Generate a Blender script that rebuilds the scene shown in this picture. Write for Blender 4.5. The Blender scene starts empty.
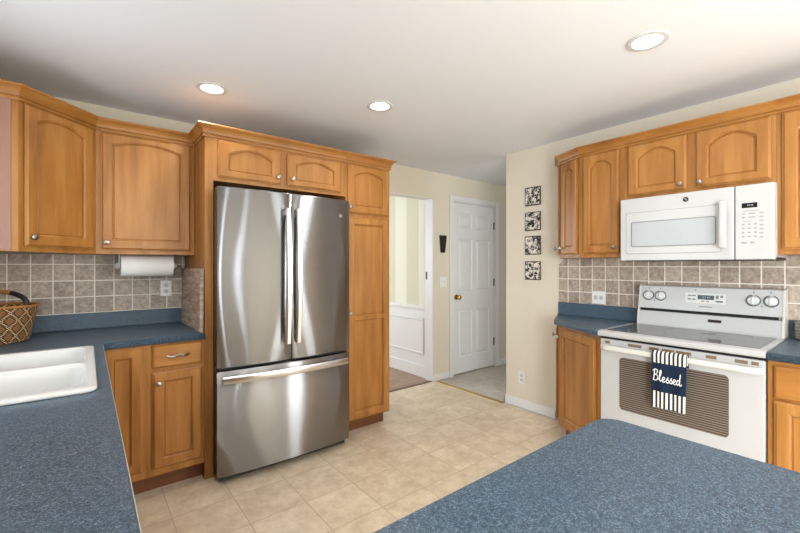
import bpy, bmesh, math, random
from mathutils import Vector, Matrix
C = bpy.context.scene
COL = C.collection
R = math.radians
PI = math.pi
random.seed(4)

# ------------------------------------------------------------------ camera
cd = bpy.data.cameras.new('camera'); cam = bpy.data.objects.new('camera', cd); COL.objects.link(cam)
cam.location = (0, 0, 1.331); cam.rotation_euler = (R(90), 0, R(-38.292))
cd.sensor_width = 36; cd.lens = 396.72 / 800 * 36; cd.shift_y = -0.0015; cd.clip_start = .02
C.camera = cam
# ------------------------------------------------------------------ world, light, exposure
w = bpy.data.worlds.new('sky'); C.world = w; w.use_nodes = True
w.node_tree.nodes['Background'].inputs['Color'].default_value = (.80, .90, 1, 1)
w.node_tree.nodes['Background'].inputs['Strength'].default_value = 1.0
C.view_settings.view_transform = 'Standard'; C.view_settings.look = 'None'
C.view_settings.gamma = 1; C.view_settings.use_curve_mapping = False
C.view_settings.exposure = 0.54

def area(name, loc, rot, sx, sy, power, col=(1, 1, 1), spread=180):
    l = bpy.data.lights.new(name, 'AREA'); l.shape = 'RECTANGLE'; l.size = sx; l.size_y = sy
    l.energy = power; l.color = col; l.spread = R(spread)
    o = bpy.data.objects.new(name, l); COL.objects.link(o); o.location = loc; o.rotation_euler = rot
    return o
DAY = (.87, .94, 1.0)
area('daylight_unseen_sink_window', (-.55, 1.95, 1.62), (0, R(-90), 0), .95, .9, 5, DAY)        # light of an unseen window assumed over the sink, faces +X
area('fill_light_left', (-.55, -2.0, 1.10), (0, R(-90), 0), 2.0, 1.8, 122, DAY)       # added fill at an invented patio door, faces +X
for wx in (1.225, 1.355): area('daylight_narrow_window', (wx, -3.45, 1.3), (R(90), 0, 0), .07, 1.7, 7, DAY)      # faces +Y
area('fill_light_right', (3.15, -2.2, 1.45), (0, R(90), 0), 1.3, 1.4, 74, DAY)       # added fill from an invented right wall window, faces -X
area('fill_light_dining', (1.2, 6.15, 1.5), (R(-90), 0, 0), 1.8, 1.5, 48, DAY)      # added fill for the dining room, its window invented, faces -Y
area('fill_light_hall', (3.9, .25, 1.4), (R(90), 0, 0), .9, 1.5, 13, DAY)  # added fill to brighten the hall, the wall behind has no window

# ------------------------------------------------------------------ material helpers
def lin(c):
    return tuple((x / 12.92 if x <= .04045 else ((x + .055) / 1.055) ** 2.4) for x in c)
def rgb(r, g, b):
    return lin((r / 255, g / 255, b / 255)) + (1,)
class NT:
    def __init__(s, name):
        s.m = bpy.data.materials.new(name); s.m.use_nodes = True
        s.t = s.m.node_tree; s.b = s.t.nodes['Principled BSDF']
    def n(s, kind, **kw):
        nd = s.t.nodes.new(kind)
        for k, v in kw.items():
            setattr(nd, k, v)
        return nd
    def put(s, sock, v):
        if hasattr(v, 'links'): s.t.links.new(v, sock)
        elif v is not None: sock.default_value = v
    def math(s, op, a, b=None, c=None):
        nd = s.n('ShaderNodeMath', operation=op)
        s.put(nd.inputs[0], a)
        if b is not None: s.put(nd.inputs[1], b)
        if c is not None: s.put(nd.inputs[2], c)
        return nd.outputs[0]
    def mix(s, f, a, b):
        nd = s.n('ShaderNodeMix', data_type='RGBA')
        s.put(nd.inputs[0], f); s.put(nd.inputs[6], a); s.put(nd.inputs[7], b)
        return nd.outputs[2]
    def noise(s, vec, scale, detail=3, rough=.5):
        nd = s.n('ShaderNodeTexNoise'); s.put(nd.inputs['Vector'], vec)
        nd.inputs['Scale'].default_value = scale; nd.inputs['Detail'].default_value = detail
        nd.inputs['Roughness'].default_value = rough
        return nd.outputs['Fac']
    def ramp(s, f, stops):
        nd = s.n('ShaderNodeValToRGB'); cr = nd.color_ramp
        while len(cr.elements) < len(stops): cr.elements.new(.5)
        for e, (p, c) in zip(cr.elements, stops):
            e.position = p; e.color = c
        s.put(nd.inputs[0], f); return nd.outputs[0]
    def pos(s): return s.n('ShaderNodeNewGeometry').outputs['Position']
    def obj(s): return s.n('ShaderNodeTexCoord').outputs['Object']
    def sep(s, v):
        nd = s.n('ShaderNodeSeparateXYZ'); s.put(nd.inputs[0], v); return nd.outputs
    def mapv(s, v, scale=(1, 1, 1), loc=None):
        nd = s.n('ShaderNodeMapping'); s.put(nd.inputs['Vector'], v); nd.inputs['Scale'].default_value = scale
        if loc is not None: s.put(nd.inputs['Location'], loc)
        return nd.outputs[0]
    def bump(s, hgt, strength=.3, dist=.002):
        nd = s.n('ShaderNodeBump'); nd.inputs['Strength'].default_value = strength
        nd.inputs['Distance'].default_value = dist; s.put(nd.inputs['Height'], hgt)
        s.t.links.new(nd.outputs[0], s.b.inputs['Normal'])
    def out(s, col=None, rough=.5, metal=0, spec=None, coat=None):
        s.put(s.b.inputs['Base Color'], col); s.put(s.b.inputs['Roughness'], rough); s.put(s.b.inputs['Metallic'], metal)
        if spec is not None: s.put(s.b.inputs['Specular IOR Level'], spec)
        if coat is not None: s.put(s.b.inputs['Coat Weight'], coat); s.b.inputs['Coat Roughness'].default_value = .15
        return s.m
def plain(name, col, rough=.5, metal=0, var=.04, spec=None):
    s = NT(name); f = s.noise(s.obj(), 6, 3)
    d = tuple(max(0, c * (1 - var * 2)) for c in col[:3]) + (1,)
    u = tuple(min(1, c * (1 + var)) for c in col[:3]) + (1,)
    return s.out(s.mix(f, d, u), rough, metal, spec)

def wood(name, light, mid, dark, rough=.38, horiz=False):
    s = NT(name); o = s.obj()
    rnd = s.n('ShaderNodeObjectInfo').outputs['Random']
    off = s.n('ShaderNodeCombineXYZ'); s.put(off.inputs[0], s.math('MULTIPLY', rnd, 37.)); s.put(off.inputs[2], s.math('MULTIPLY', rnd, 11.))
    sc = (2.2, 9, 14) if horiz else (14, 9, 1.6)
    v = s.mapv(o, sc, off.outputs[0])
    a = s.noise(v, 1.0, 5, .55)
    sc2 = (4, 90, 120) if horiz else (120, 90, 4)
    g = s.noise(s.mapv(o, sc2), 1.0, 2)
    big = s.noise(s.mapv(o, (2, 2, 1.2), off.outputs[0]), 1.5, 2)
    c = s.ramp(a, [(.2, dark), (.48, mid), (.8, light)])
    c = s.mix(s.math('MULTIPLY', s.math('SUBTRACT', g, .38), .55), c, dark)
    c = s.mix(s.math('MULTIPLY', big, .35), c, mid)
    return s.out(c, rough, 0, .45)

M = {}
M['wood'] = wood('honey_maple', rgb(194, 141, 78), rgb(165, 110, 50), rgb(120, 74, 31))
M['wood_h'] = wood('honey_maple_horizontal', rgb(194, 141, 78), rgb(165, 110, 50), rgb(120, 74, 31), horiz=True)
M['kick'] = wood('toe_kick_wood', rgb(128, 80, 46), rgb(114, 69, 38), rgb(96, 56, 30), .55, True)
M['sidepanel'] = plain('laminate_end_panel', rgb(156, 114, 96), .4)  # pinkish tone of a reflection put into the laminate colour
M['darkwood'] = wood('dark_stained_wood', rgb(110, 72, 50), rgb(92, 58, 40), rgb(70, 42, 30))
M['white'] = plain('white_enamel', rgb(192, 192, 191), .22, 0, .01)
M['whiteplastic'] = plain('white_plastic', rgb(214, 215, 213), .35, 0, .01)
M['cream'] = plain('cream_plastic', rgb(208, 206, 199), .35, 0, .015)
M['paintwhite'] = plain('white_trim_paint', rgb(226, 225, 224), .4, 0, .01)
M['black'] = plain('black_plastic', rgb(22, 22, 24), .35)
M['darkgap'] = plain('dark_gasket_and_gap_shade', rgb(14, 14, 15), .7)
M['grey'] = plain('grey_marking', rgb(120, 122, 124), .5)
M['lgrey'] = plain('light_grey_plastic', rgb(198, 200, 200), .35, 0, .01)
M['marks'] = plain('pale_grey_marking', rgb(168, 170, 172), .5)
M['slot'] = plain('tan_vent_slot', rgb(128, 104, 82), .6)
M['keymark'] = plain('mid_grey_marking', rgb(142, 144, 146), .5)
M['plate'] = plain('white_wall_plate', rgb(234, 233, 230), .35, 0, .01)
M['dial'] = plain('dark_grey_marking', rgb(72, 74, 76), .5)
M['nickel'] = plain('brushed_nickel', rgb(168, 162, 152), .3, 1)
M['brass'] = plain('brass', rgb(205, 165, 85), .25, 1)
M['bronze'] = plain('dark_bronze', rgb(50, 44, 38), .4, .6)
M['chrome'] = plain('satin_handle_steel', rgb(215, 215, 215), .22, 1)
M['fridgeside'] = plain('graphite_side', rgb(70, 68, 66), .5, .3)
M['paper'] = plain('paper_towel', rgb(240, 238, 234), .9, 0, .02)
M['sink'] = plain('white_sink_enamel', rgb(220, 219, 215), .18, 0, .01)
M['ink'] = plain('white_lettering', rgb(240, 238, 230), .8)
M['leather'] = plain('black_leather', rgb(30, 24, 22), .5)
M['tanleather'] = plain('tan_handle_leather', rgb(176, 116, 58), .5)
M['display'] = plain('black_display_glass', rgb(8, 8, 10), .1)

def steel():
    s = NT('brushed_stainless'); o = s.pos()
    f = s.noise(s.mapv(o, (2, 2, 260)), 1, 2)
    g = s.n('ShaderNodeBsdfAnisotropic'); tn = s.n('ShaderNodeTangent', direction_type='RADIAL', axis='Z')
    s.put(g.inputs['Color'], s.mix(f, rgb(146, 145, 145), rgb(160, 159, 158)))
    g.inputs['Roughness'].default_value = .27; g.inputs['Anisotropy'].default_value = .84; g.inputs['Rotation'].default_value = STEEL_ROT
    s.t.links.new(tn.outputs[0], g.inputs['Tangent'])
    s.t.links.new(g.outputs[0], s.t.nodes['Material Output'].inputs['Surface'])
    return s.m
STEEL_ROT = 0.0
M['steel'] = steel()

def wallpaint(name, c):
    s = NT(name); n = s.noise(s.pos(), 220, 2); s.bump(n, .08, .001)
    return s.out(c, .75, 0, .25)
M['wall'] = wallpaint('beige_wall_paint', rgb(219, 210, 192))
M['wall2'] = wallpaint('hall_wall_paint', rgb(216, 207, 180))
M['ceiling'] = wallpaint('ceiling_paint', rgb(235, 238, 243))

def tiles(name, axis, u0, pu, v0, pv, ax2='Z', grout=.0035, c0=None, c1=None, cg=None, rough=.45, bstr=.5, nscale=25, cell=.5, hscale=60):
    s = NT(name); p = s.pos(); xyz = s.sep(p); A = {'X': 0, 'Y': 1, 'Z': 2}
    U = s.math('DIVIDE', s.math('SUBTRACT', xyz[A[axis]], u0), pu)
    V = s.math('DIVIDE', s.math('SUBTRACT', xyz[A[ax2]], v0), pv)
    def edge(x, pitch):
        fr = s.math('FRACT', x)
        return s.math('MULTIPLY', s.math('MINIMUM', fr, s.math('SUBTRACT', 1., fr)), pitch)
    d = s.math('MINIMUM', edge(U, pu), edge(V, pv))
    mr = s.n('ShaderNodeMapRange', interpolation_type='SMOOTHSTEP'); s.put(mr.inputs[0], d)
    mr.inputs[1].default_value = grout * .6; mr.inputs[2].default_value = grout * 1.25
    mask = mr.outputs[0]
    cv = s.n('ShaderNodeCombineXYZ'); s.put(cv.inputs[0], s.math('FLOOR', U)); s.put(cv.inputs[1], s.math('FLOOR', V))
    wn = s.n('ShaderNodeTexWhiteNoise', noise_dimensions='3D'); s.t.links.new(cv.outputs[0], wn.inputs[0])
    vv = s.n('ShaderNodeVectorMath', operation='ADD'); s.t.links.new(p, vv.inputs[0])
    sc = s.n('ShaderNodeVectorMath', operation='SCALE'); s.t.links.new(wn.outputs['Color'], sc.inputs[0]); sc.inputs['Scale'].default_value = 5
    s.t.links.new(sc.outputs[0], vv.inputs[1])
    n1 = s.noise(vv.outputs[0], nscale, 6, .65)
    n2 = s.noise(vv.outputs[0], hscale, 3, .6)
    f = s.math('ADD', s.math('MULTIPLY', s.math('SUBTRACT', n1, .5), 2.0), s.math('MULTIPLY', s.math('SUBTRACT', n2, .5), .8))
    f = s.math('ADD', f, s.math('MULTIPLY', s.math('SUBTRACT', wn.outputs['Value'], .5), cell))
    f = s.math('ADD', f, .5)
    col = s.mix(mask, cg, s.mix(f, c0, c1))
    s.bump(mask, bstr, .002)
    return s.out(col, rough, 0, .4)
TB = dict(c0=rgb(141, 126, 112), c1=rgb(196, 181, 166), cg=rgb(232, 226, 216), nscale=30)
M['tile_back'] = tiles('grey_beige_tile_back', 'X', -.375, .1040, 1.125, .1060, **TB)
M['tile_right'] = tiles('grey_beige_tile_right', 'Y', 1.745, .1017, 1.113, .1040, **TB)
M['floor'] = tiles('beige_vinyl_tile', 'X', .352, .3085, 2.382, .3035, 'Y', .0022, rgb(202, 180, 149), rgb(238, 222, 196), rgb(188, 164, 132), .36, .15, 9, .25, 45)
M['hallfloor'] = tiles('grey_hall_tile', 'X', 3.163, .305, 2.40, .305, 'Y', .003, rgb(182, 172, 160), rgb(212, 204, 192), rgb(168, 160, 150), .45, .15, 9, .3, 40)

def counter():
    s = NT('blue_speckled_laminate'); p = s.pos()
    a = s.noise(p, 240, 4, .7); b = s.noise(p, 400, 2, .5)
    a = s.math('ADD', a, s.math('MULTIPLY', s.math('SUBTRACT', s.noise(p, 95, 2, .5), .5), .2))
    c = s.ramp(a, [(.34, rgb(34, 48, 64)), (.46, rgb(56, 76, 92)), (.55, rgb(71, 93, 111)), (.68, rgb(118, 138, 152))])
    f = s.math('GREATER_THAN', b, .63)
    c = s.mix(s.math('MULTIPLY', f, .5), c, rgb(160, 176, 188))
    return s.out(c, .36, 0, .4)
M['counter'] = counter()

def woodfloor():
    s = NT('dining_plank_floor'); p = s.pos(); x = s.sep(p)
    k = s.math('FLOOR', s.math('DIVIDE', x[1], .075))
    wn = s.n('ShaderNodeTexWhiteNoise', noise_dimensions='1D'); s.t.links.new(k, wn.inputs['W'])
    g = s.noise(s.mapv(p, (3, 40, 1)), 1, 4)
    c = s.ramp(g, [(.3, rgb(130, 98, 74)), (.7, rgb(186, 152, 122))])
    c = s.mix(s.math('MULTIPLY', wn.outputs['Value'], .4), c, rgb(120, 92, 72))
    fr = s.math('FRACT', s.math('DIVIDE', x[1], .075))
    c = s.mix(s.math('LESS_THAN', fr, .04), c, rgb(70, 52, 40))
    return s.out(c, .4)
M['woodfloor'] = woodfloor()

def stripes():
    s = NT('striped_wallpaper'); y = s.sep(s.pos())[1]
    f = s.math('GREATER_THAN', s.math('FRACT', s.math('DIVIDE', s.math('SUBTRACT', y, 3.615), .456)), .5)
    return s.out(s.mix(f, rgb(216, 211, 188), rgb(232, 230, 214)), .7, 0, .2)
M['stripes'] = stripes()

def basketmat():
    s = NT('woven_straw'); o = s.obj(); x = s.sep(o)
    ang = s.math('DIVIDE', s.math('ARCTAN2', x[1], x[0]), 2 * PI)
    u = s.math('MULTIPLY', ang, 14.); v = s.math('MULTIPLY', x[2], 24.)
    d1 = s.math('ABSOLUTE', s.math('SUBTRACT', s.math('FRACT', s.math('ADD', u, s.math('MULTIPLY', v, .5))), .5))
    d2 = s.math('ABSOLUTE', s.math('SUBTRACT', s.math('FRACT', s.math('SUBTRACT', u, s.math('MULTIPLY', v, .5))), .5))
    dm = s.math('MINIMUM', d1, d2)
    line = s.math('LESS_THAN', dm, .09); edge = s.math('LESS_THAN', s.math('ABSOLUTE', s.math('SUBTRACT', dm, .15)), .05)
    wv = s.math('SINE', s.math('MULTIPLY', x[2], 560.)); wu = s.math('SINE', s.math('MULTIPLY', ang, 380.))
    weave = s.math('ADD', s.math('MULTIPLY', s.math('MULTIPLY', wv, wu), .5), .5)
    base = s.mix(weave, rgb(84, 54, 32), rgb(176, 130, 84))
    dash = s.mix(s.math('GREATER_THAN', weave, .45), rgb(40, 26, 18), rgb(214, 182, 138))
    c = s.mix(line, base, dash); c = s.mix(edge, c, s.mix(weave, rgb(30, 20, 16), rgb(110, 74, 46)))
    s.bump(weave, .6, .004)
    return s.out(c, .75, 0, .2)
M['basket'] = basketmat()

def boardmat():
    s = NT('weathered_board'); p = s.pos()
    g = s.noise(s.mapv(p, (1, 9, 70)), 1, 5); b = s.noise(s.mapv(p, (1, 60, 30)), 1, 3)
    kn = s.noise(s.mapv(p, (1, 5, 9)), 1, 2)
    c = s.ramp(g, [(.3, rgb(140, 118, 100)), (.55, rgb(182, 160, 140)), (.75, rgb(208, 190, 170))])
    c = s.mix(s.math('MULTIPLY', s.math('GREATER_THAN', kn, .62), .4), c, rgb(92, 72, 60))
    c = s.mix(s.math('MULTIPLY', b, .25), c, rgb(120, 100, 86))
    return s.out(c, .7, 0, .2)
M['board'] = boardmat()

def ovenglass():
    s = NT('oven_door_glass'); p = s.pos(); x = s.sep(p)
    f = s.math('FRACT', s.math('DIVIDE', x[2], .0125)); g = s.math('FRACT', s.math('DIVIDE', x[1], .0125))
    ln = s.math('GREATER_THAN', s.math('ABSOLUTE', s.math('SUBTRACT', f, .5)), .27)
    dt = s.math('GREATER_THAN', s.math('ABSOLUTE', s.math('SUBTRACT', g, .5)), .38)
    m = s.math('MULTIPLY', ln, s.math('SUBTRACT', 1., s.math('MULTIPLY', dt, .12)))
    return s.out(s.mix(m, rgb(74, 66, 60), rgb(128, 116, 106)), .12, 0, .5)
M['ovenglass'] = ovenglass()
M['cooktop'] = (lambda s: s.out(s.mix(s.math('GREATER_THAN', s.noise(s.pos(), 420, 2), .62), rgb(86, 87, 89), rgb(170, 172, 174)), .09, 0, .6))(NT('cooktop_ceramic_glass'))
M['mwglass'] = (lambda s: s.out(s.mix(s.noise(s.pos(), 400, 1), rgb(150, 154, 155), rgb(178, 181, 181)), .08, 0, .6))(NT('microwave_window'))

def picmat(seed):
    s = NT('ink_drawing'); o = s.obj()
    v = s.n('ShaderNodeTexVoronoi'); v.inputs['Scale'].default_value = 26
    s.put(v.inputs['Vector'], s.mapv(o, (1, 1, 1), (seed * 3.1, seed * 1.7, seed)))
    n = s.noise(s.mapv(o, (1, 1, 1), (seed * 5.1, seed, seed * 2.3)), 24, 2)
    f = s.math('ADD', n, s.math('MULTIPLY', s.math('SUBTRACT', s.math('FRACT', s.math('MULTIPLY', v.outputs['Distance'], 3.)), .5), .22))
    return s.out(s.ramp(f, [(.42, rgb(24, 22, 28)), (.475, rgb(90, 86, 88)), (.53, rgb(226, 218, 204))]), .4)

def towelmat():
    s = NT('striped_cotton'); o = s.obj(); x = s.sep(o)
    f = s.math('FRACT', s.math('DIVIDE', x[0], .0205)); st = s.math('GREATER_THAN', f, .5)
    inb = s.math('MULTIPLY', s.math('GREATER_THAN', x[2], .093), s.math('LESS_THAN', x[2], .252))
    navy = rgb(30, 42, 62); n = s.noise(o, 300, 2); s.bump(n, .3, .001)
    c = s.mix(st, rgb(52, 50, 54), rgb(238, 234, 224))
    return s.out(s.mix(inb, c, navy), .9, 0, .1)
M['towel'] = towelmat()
def emit(name, col, strength):
    s = NT(name); s.b.inputs['Emission Color'].default_value = col; s.b.inputs['Emission Strength'].default_value = strength
    return s.out(col, .5)
M['bulb'] = emit('lamp_glow', (1, .98, .95, 1), 5)
M['digits'] = emit('display_digits', (.3, .38, .4, 1), .05)
def glassmat():
    s = NT('window_pane'); s.b.inputs['Transmission Weight'].default_value = 1; s.b.inputs['IOR'].default_value = 1.01
    return s.out((1, 1, 1, 1), 0.)
M['pane'] = glassmat()

# ------------------------------------------------------------------ geometry helpers
class MB:
    def __init__(s): s.bm = bmesh.new()
    def box(s, x0, x1, y0, y1, z0, z1, bev=0, seg=2):
        b = s.bm; v = [b.verts.new((x, y, z)) for x in (x0, x1) for y in (y0, y1) for z in (z0, z1)]
        fs = [b.faces.new([v[i] for i in q]) for q in ((0, 1, 3, 2), (4, 6, 7, 5), (0, 4, 5, 1), (2, 3, 7, 6), (0, 2, 6, 4), (1, 5, 7, 3))]
        if bev:
            es = {e for f in fs for e in f.edges}
            bmesh.ops.bevel(b, geom=list(es), offset=bev, segments=seg, affect='EDGES', profile=.5)
        return s
    def prism(s, pts, z0, z1, fn=None):
        """extrude a polygon (list of (a,b)) from z0 to z1; fn maps (a,b,z) to xyz"""
        fn = fn or (lambda a, b_, z: (a, b_, z)); b = s.bm
        lo = [b.verts.new(fn(p[0], p[1], z0)) for p in pts]; hi = [b.verts.new(fn(p[0], p[1], z1)) for p in pts]
        n = len(pts)
        b.faces.new(lo[::-1]); b.faces.new(hi)
        for i in range(n): b.faces.new((lo[i], lo[(i + 1) % n], hi[(i + 1) % n], hi[i]))
        return s
    def loft(s, loops, cap0=True, cap1=True, closed=True):
        b = s.bm; V = [[b.verts.new(p) for p in L] for L in loops]; n = len(V[0])
        for A, B in zip(V, V[1:]):
            for i in range(n if closed else n - 1):
                b.faces.new((A[i], A[(i + 1) % n], B[(i + 1) % n], B[i]))
        if cap0: b.faces.new(V[0][::-1])
        if cap1: b.faces.new(V[-1])
        return s
    def lathe(s, prof, o=(0, 0, 0), axis='z', n=24):
        """prof: list of (r, h) along the axis; ends close on r=0"""
        b = s.bm; rings = []
        for r, h in prof:
            ring = []
            for i in range(n):
                a = 2 * PI * i / n; c, d = r * math.cos(a), r * math.sin(a)
                p = {'z': (c, d, h), 'y': (c, h, d), 'x': (h, c, d)}[axis]
                ring.append(b.verts.new((o[0] + p[0], o[1] + p[1], o[2] + p[2])))
            rings.append(ring)
        for A, B in zip(rings, rings[1:]):
            for i in range(n): b.faces.new((A[i], A[(i + 1) % n], B[(i + 1) % n], B[i]))
        b.faces.new(rings[0][::-1]); b.faces.new(rings[-1])
        return s
    def tube(s, pts, r, n=10, sq=None):
        pts = [Vector(p) for p in pts]; loops = []
        up = Vector((0, 0, 1)); prev = None
        for i, p in enumerate(pts):
            t = (pts[min(i + 1, len(pts) - 1)] - pts[max(i - 1, 0)]).normalized()
            if prev is None:
                a = t.cross(up)
                if a.length < .05: a = t.cross(Vector((1, 0, 0)))
                a.normalize()
            else:
                a = (prev - t * prev.dot(t)).normalized()
            prev = a; c = t.cross(a); rr = r[i] if isinstance(r, (list, tuple)) else r
            if sq:
                loops.append([p + a * (sq[0] * x) + c * (sq[1] * y) for x, y in ((-1, -.6), (-.7, -1), (.7, -1), (1, -.6), (1, .6), (.7, 1), (-.7, 1), (-1, .6))])
            else:
                loops.append([p + a * (rr * math.cos(2 * PI * k / n)) + c * (rr * math.sin(2 * PI * k / n)) for k in range(n)])
        return s.loft(loops)

def rootmat(loc, rz): return Matrix.Translation(loc) @ Matrix.Rotation(rz, 4, 'Z')
def thing(name, label, cat, loc, rz=0, group=None):
    o = bpy.data.objects.new(name, None); o.empty_display_size = .1; COL.objects.link(o)
    o.location = loc; o.rotation_euler = (0, 0, rz)
    o['label'] = label; o['category'] = cat
    if group: o['group'] = group
    return o
def part(name, mb, mat, parent=None, world=False, smooth=False, label=None, loc=None):
    """link the shape as ONE mesh object; world=True: coordinates are world ones"""
    bm = mb.bm if isinstance(mb, MB) else mb
    bmesh.ops.recalc_face_normals(bm, faces=bm.faces[:])
    me = bpy.data.meshes.new(name); bm.to_mesh(me); bm.free()
    if world and parent is not None:
        mm = Matrix.Identity(4); q = parent
        chain = []
        while q is not None: chain.append(q); q = q.parent
        for q in reversed(chain): mm = mm @ rootmat(q.location, q.rotation_euler.z)
        me.transform(mm.inverted())
    if smooth:
        me.polygons.foreach_set('use_smooth', [True] * len(me.polygons))
    me.materials.append(M[mat] if isinstance(mat, str) else mat)
    o = bpy.data.objects.new(name, me); COL.objects.link(o)
    if smooth:
        try:
            me.set_sharp_from_angle(angle=R(38))
        except Exception: pass
    if parent is not None: o.parent = parent
    if label: o['label'] = label
    return o
def struct(name, mb, mat, parent=None):
    o = part(name, mb, mat, parent)
    if parent is None: o['kind'] = 'structure'
    return o
def tag(o, label, cat, group=None):
    o['label'] = label; o['category'] = cat
    if group: o['group'] = group
    return o
def fill2d(outline, holes, z0, z1, bev=0):
    """flat slab with holes between z0 and z1, as a bmesh"""
    cu = bpy.data.curves.new('c', 'CURVE'); cu.dimensions = '2D'; cu.fill_mode = 'BOTH'
    cu.extrude = (z1 - z0) / 2 - bev; cu.bevel_depth = bev; cu.bevel_resolution = 2; cu.offset = -bev
    for L in [outline] + holes:
        sp = cu.splines.new('POLY'); sp.points.add(len(L) - 1); sp.use_cyclic_u = True
        for p, q in zip(sp.points, L): p.co = (q[0], q[1], 0, 1)
    o = bpy.data.objects.new('c', cu); COL.objects.link(o)
    dg = bpy.context.evaluated_depsgraph_get(); dg.update()
    me = bpy.data.meshes.new_from_object(o.evaluated_get(dg))
    bpy.data.objects.remove(o); bpy.data.curves.remove(cu)
    bm = bmesh.new(); bm.from_mesh(me); bpy.data.meshes.remove(me)
    bmesh.ops.remove_doubles(bm, verts=bm.verts[:], dist=1e-5)
    bmesh.ops.translate(bm, verts=bm.verts[:], vec=(0, 0, (z0 + z1) / 2))
    return bm
def rrect(x0, x1, y0, y1, r, n=6):
    out = []
    for cx, cy, a0 in ((x1 - r, y1 - r, 0), (x0 + r, y1 - r, 90), (x0 + r, y0 + r, 180), (x1 - r, y0 + r, 270)):
        for i in range(n + 1):
            a = R(a0 + 90 * i / n); out.append((cx + r * math.cos(a), cy + r * math.sin(a)))
    return out
def circle(cx, cy, r, n=32): return [(cx + r * math.cos(2 * PI * i / n), cy + r * math.sin(2 * PI * i / n)) for i in range(n)]

# ------------------------------------------------------------------ cabinet kit (local: x along the face, -y out of the face, z up)
def door_geo(mb, x0, x1, z0, z1, t=.02, s=.052, r=.055, top=.05, rise=0., bv=(.011, .011, .011, .011), n=13):
    def inner(d):
        a, b_, c = x0 + s + d, x1 - s - d, z0 + r + d
        zs = z1 - top - rise - d
        L = [(a, c), (b_, c)]
        for i in range(n):
            q = i / (n - 1); L.append((b_ + (a - b_) * q, zs + rise * (1 - (2 * q - 1) ** 2)))
        return L
    def outer(d):
        a, b_, c, e = x0 + d * bv[0], x1 - d * bv[1], z0 + d * bv[2], z1 - d * bv[3]
        return [(a, c), (b_, c)] + [(b_ + (a - b_) * i / (n - 1), e) for i in range(n)]
    P = lambda L, y: [(p[0], y, p[1]) for p in L]
    mb.loft([P(outer(.5), 0), P(outer(.5), -.004), P(outer(0), -.0055), P(outer(0), -t + .008), P(outer(.45), -t + .0065), P(outer(1), -t), P(inner(0), -t), P(inner(.002), -t + .004), P(inner(.006), -t + .006), P(inner(.007), -t + .015), P(inner(.010), -t + .015), P(inner(.015), -t + .0115)])
def knob(parent, x, z, y=-.02, name='knob', mat='nickel'):
    m = MB().lathe([(.0055, 0), (.0055, -.010), (.007, -.013), (.0145, -.017), (.0155, -.021), (.013, -.026), (.006, -.0285), (.0001, -.029)], (x, y, z), 'y', 16)
    return part(name, m, mat, parent, smooth=True)
def cab_door(root, x0, x1, z0, z1, rise=0., kn=None, split=None, name='door', **kw):
    m = MB()
    if split:
        door_geo(m, x0, x1, z0, split, bv=(.011, .011, .011, 0), top=.014, **kw)
        door_geo(m, x0, x1, split, z1, bv=(.011, .011, 0, .011), **dict(kw, r=.014))
    else:
        door_geo(m, x0, x1, z0, z1, rise=rise, **kw)
    d = part(name, m, 'wood', root)
    if kn: knob(d, kn[0], kn[1])
    return d
def cab_drawer(root, x0, x1, z0, z1, pull=True):
    m = MB().loft([[(x0, 0, z0), (x1, 0, z0), (x1, 0, z1), (x0, 0, z1)], [(x0, -.012, z0), (x1, -.012, z0), (x1, -.012, z1), (x0, -.012, z1)],
                   [(x0 + .009, -.02, z0 + .009), (x1 - .009, -.02, z0 + .009), (x1 - .009, -.02, z1 - .009), (x0 + .009, -.02, z1 - .009)]])
    d = part('drawer', m, 'wood_h', root)
    if pull:
        c, zc = (x0 + x1) / 2, (z0 + z1) / 2
        pts = [(c + .055 * q, -.02 - .026 * (1 - abs(q) ** 3.0), zc + .005 * math.cos(q * PI * 1.5)) for q in [i / 8 for i in range(-8, 9)]]
        rr = [.006 + .0025 * math.cos(q * PI / 8 * 2.0) ** 2 if abs(q) < 8 else .009 for q in range(-8, 9)]
        part('drawer_pull', MB().tube(pts, rr, 8), 'nickel', d, smooth=True)
    return d
CROWN = [(0, 0), (.010, 0), (.012, .006), (.010, .012), (.005, .013), (.005, .018), (.014, .020), (.016, .026), (.011, .028), (.013, .036), (.021, .050), (.033, .060), (.036, .061), (.036, .064), (.043, .065), (.045, .070), (.043, .075), (0, .075)]
def crown(pts, i0, i1, z0, hgt=.07, scale=1.0):
    """crown moulding along world polyline pts, only segments i0..i1 (mitred with the rest); outward is right of travel"""
    N = len(pts); secs = []
    def nrm(a, b_):
        d = (Vector(b_) - Vector(a)).normalized(); return Vector((d.y, -d.x))
    for i in range(N):
        if i == 0: m = nrm(pts[0], pts[1])
        elif i == N - 1: m = nrm(pts[-2], pts[-1])
        else:
            a, b_ = nrm(pts[i - 1], pts[i]), nrm(pts[i], pts[i + 1]); m = (a + b_) / (1 + a.dot(b_))
        secs.append([(pts[i][0] + m.x * o * scale, pts[i][1] + m.y * o * scale, z0 + z * hgt / .075) for o, z in CROWN])
    return MB().loft(secs[i0:i1 + 1])

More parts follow.
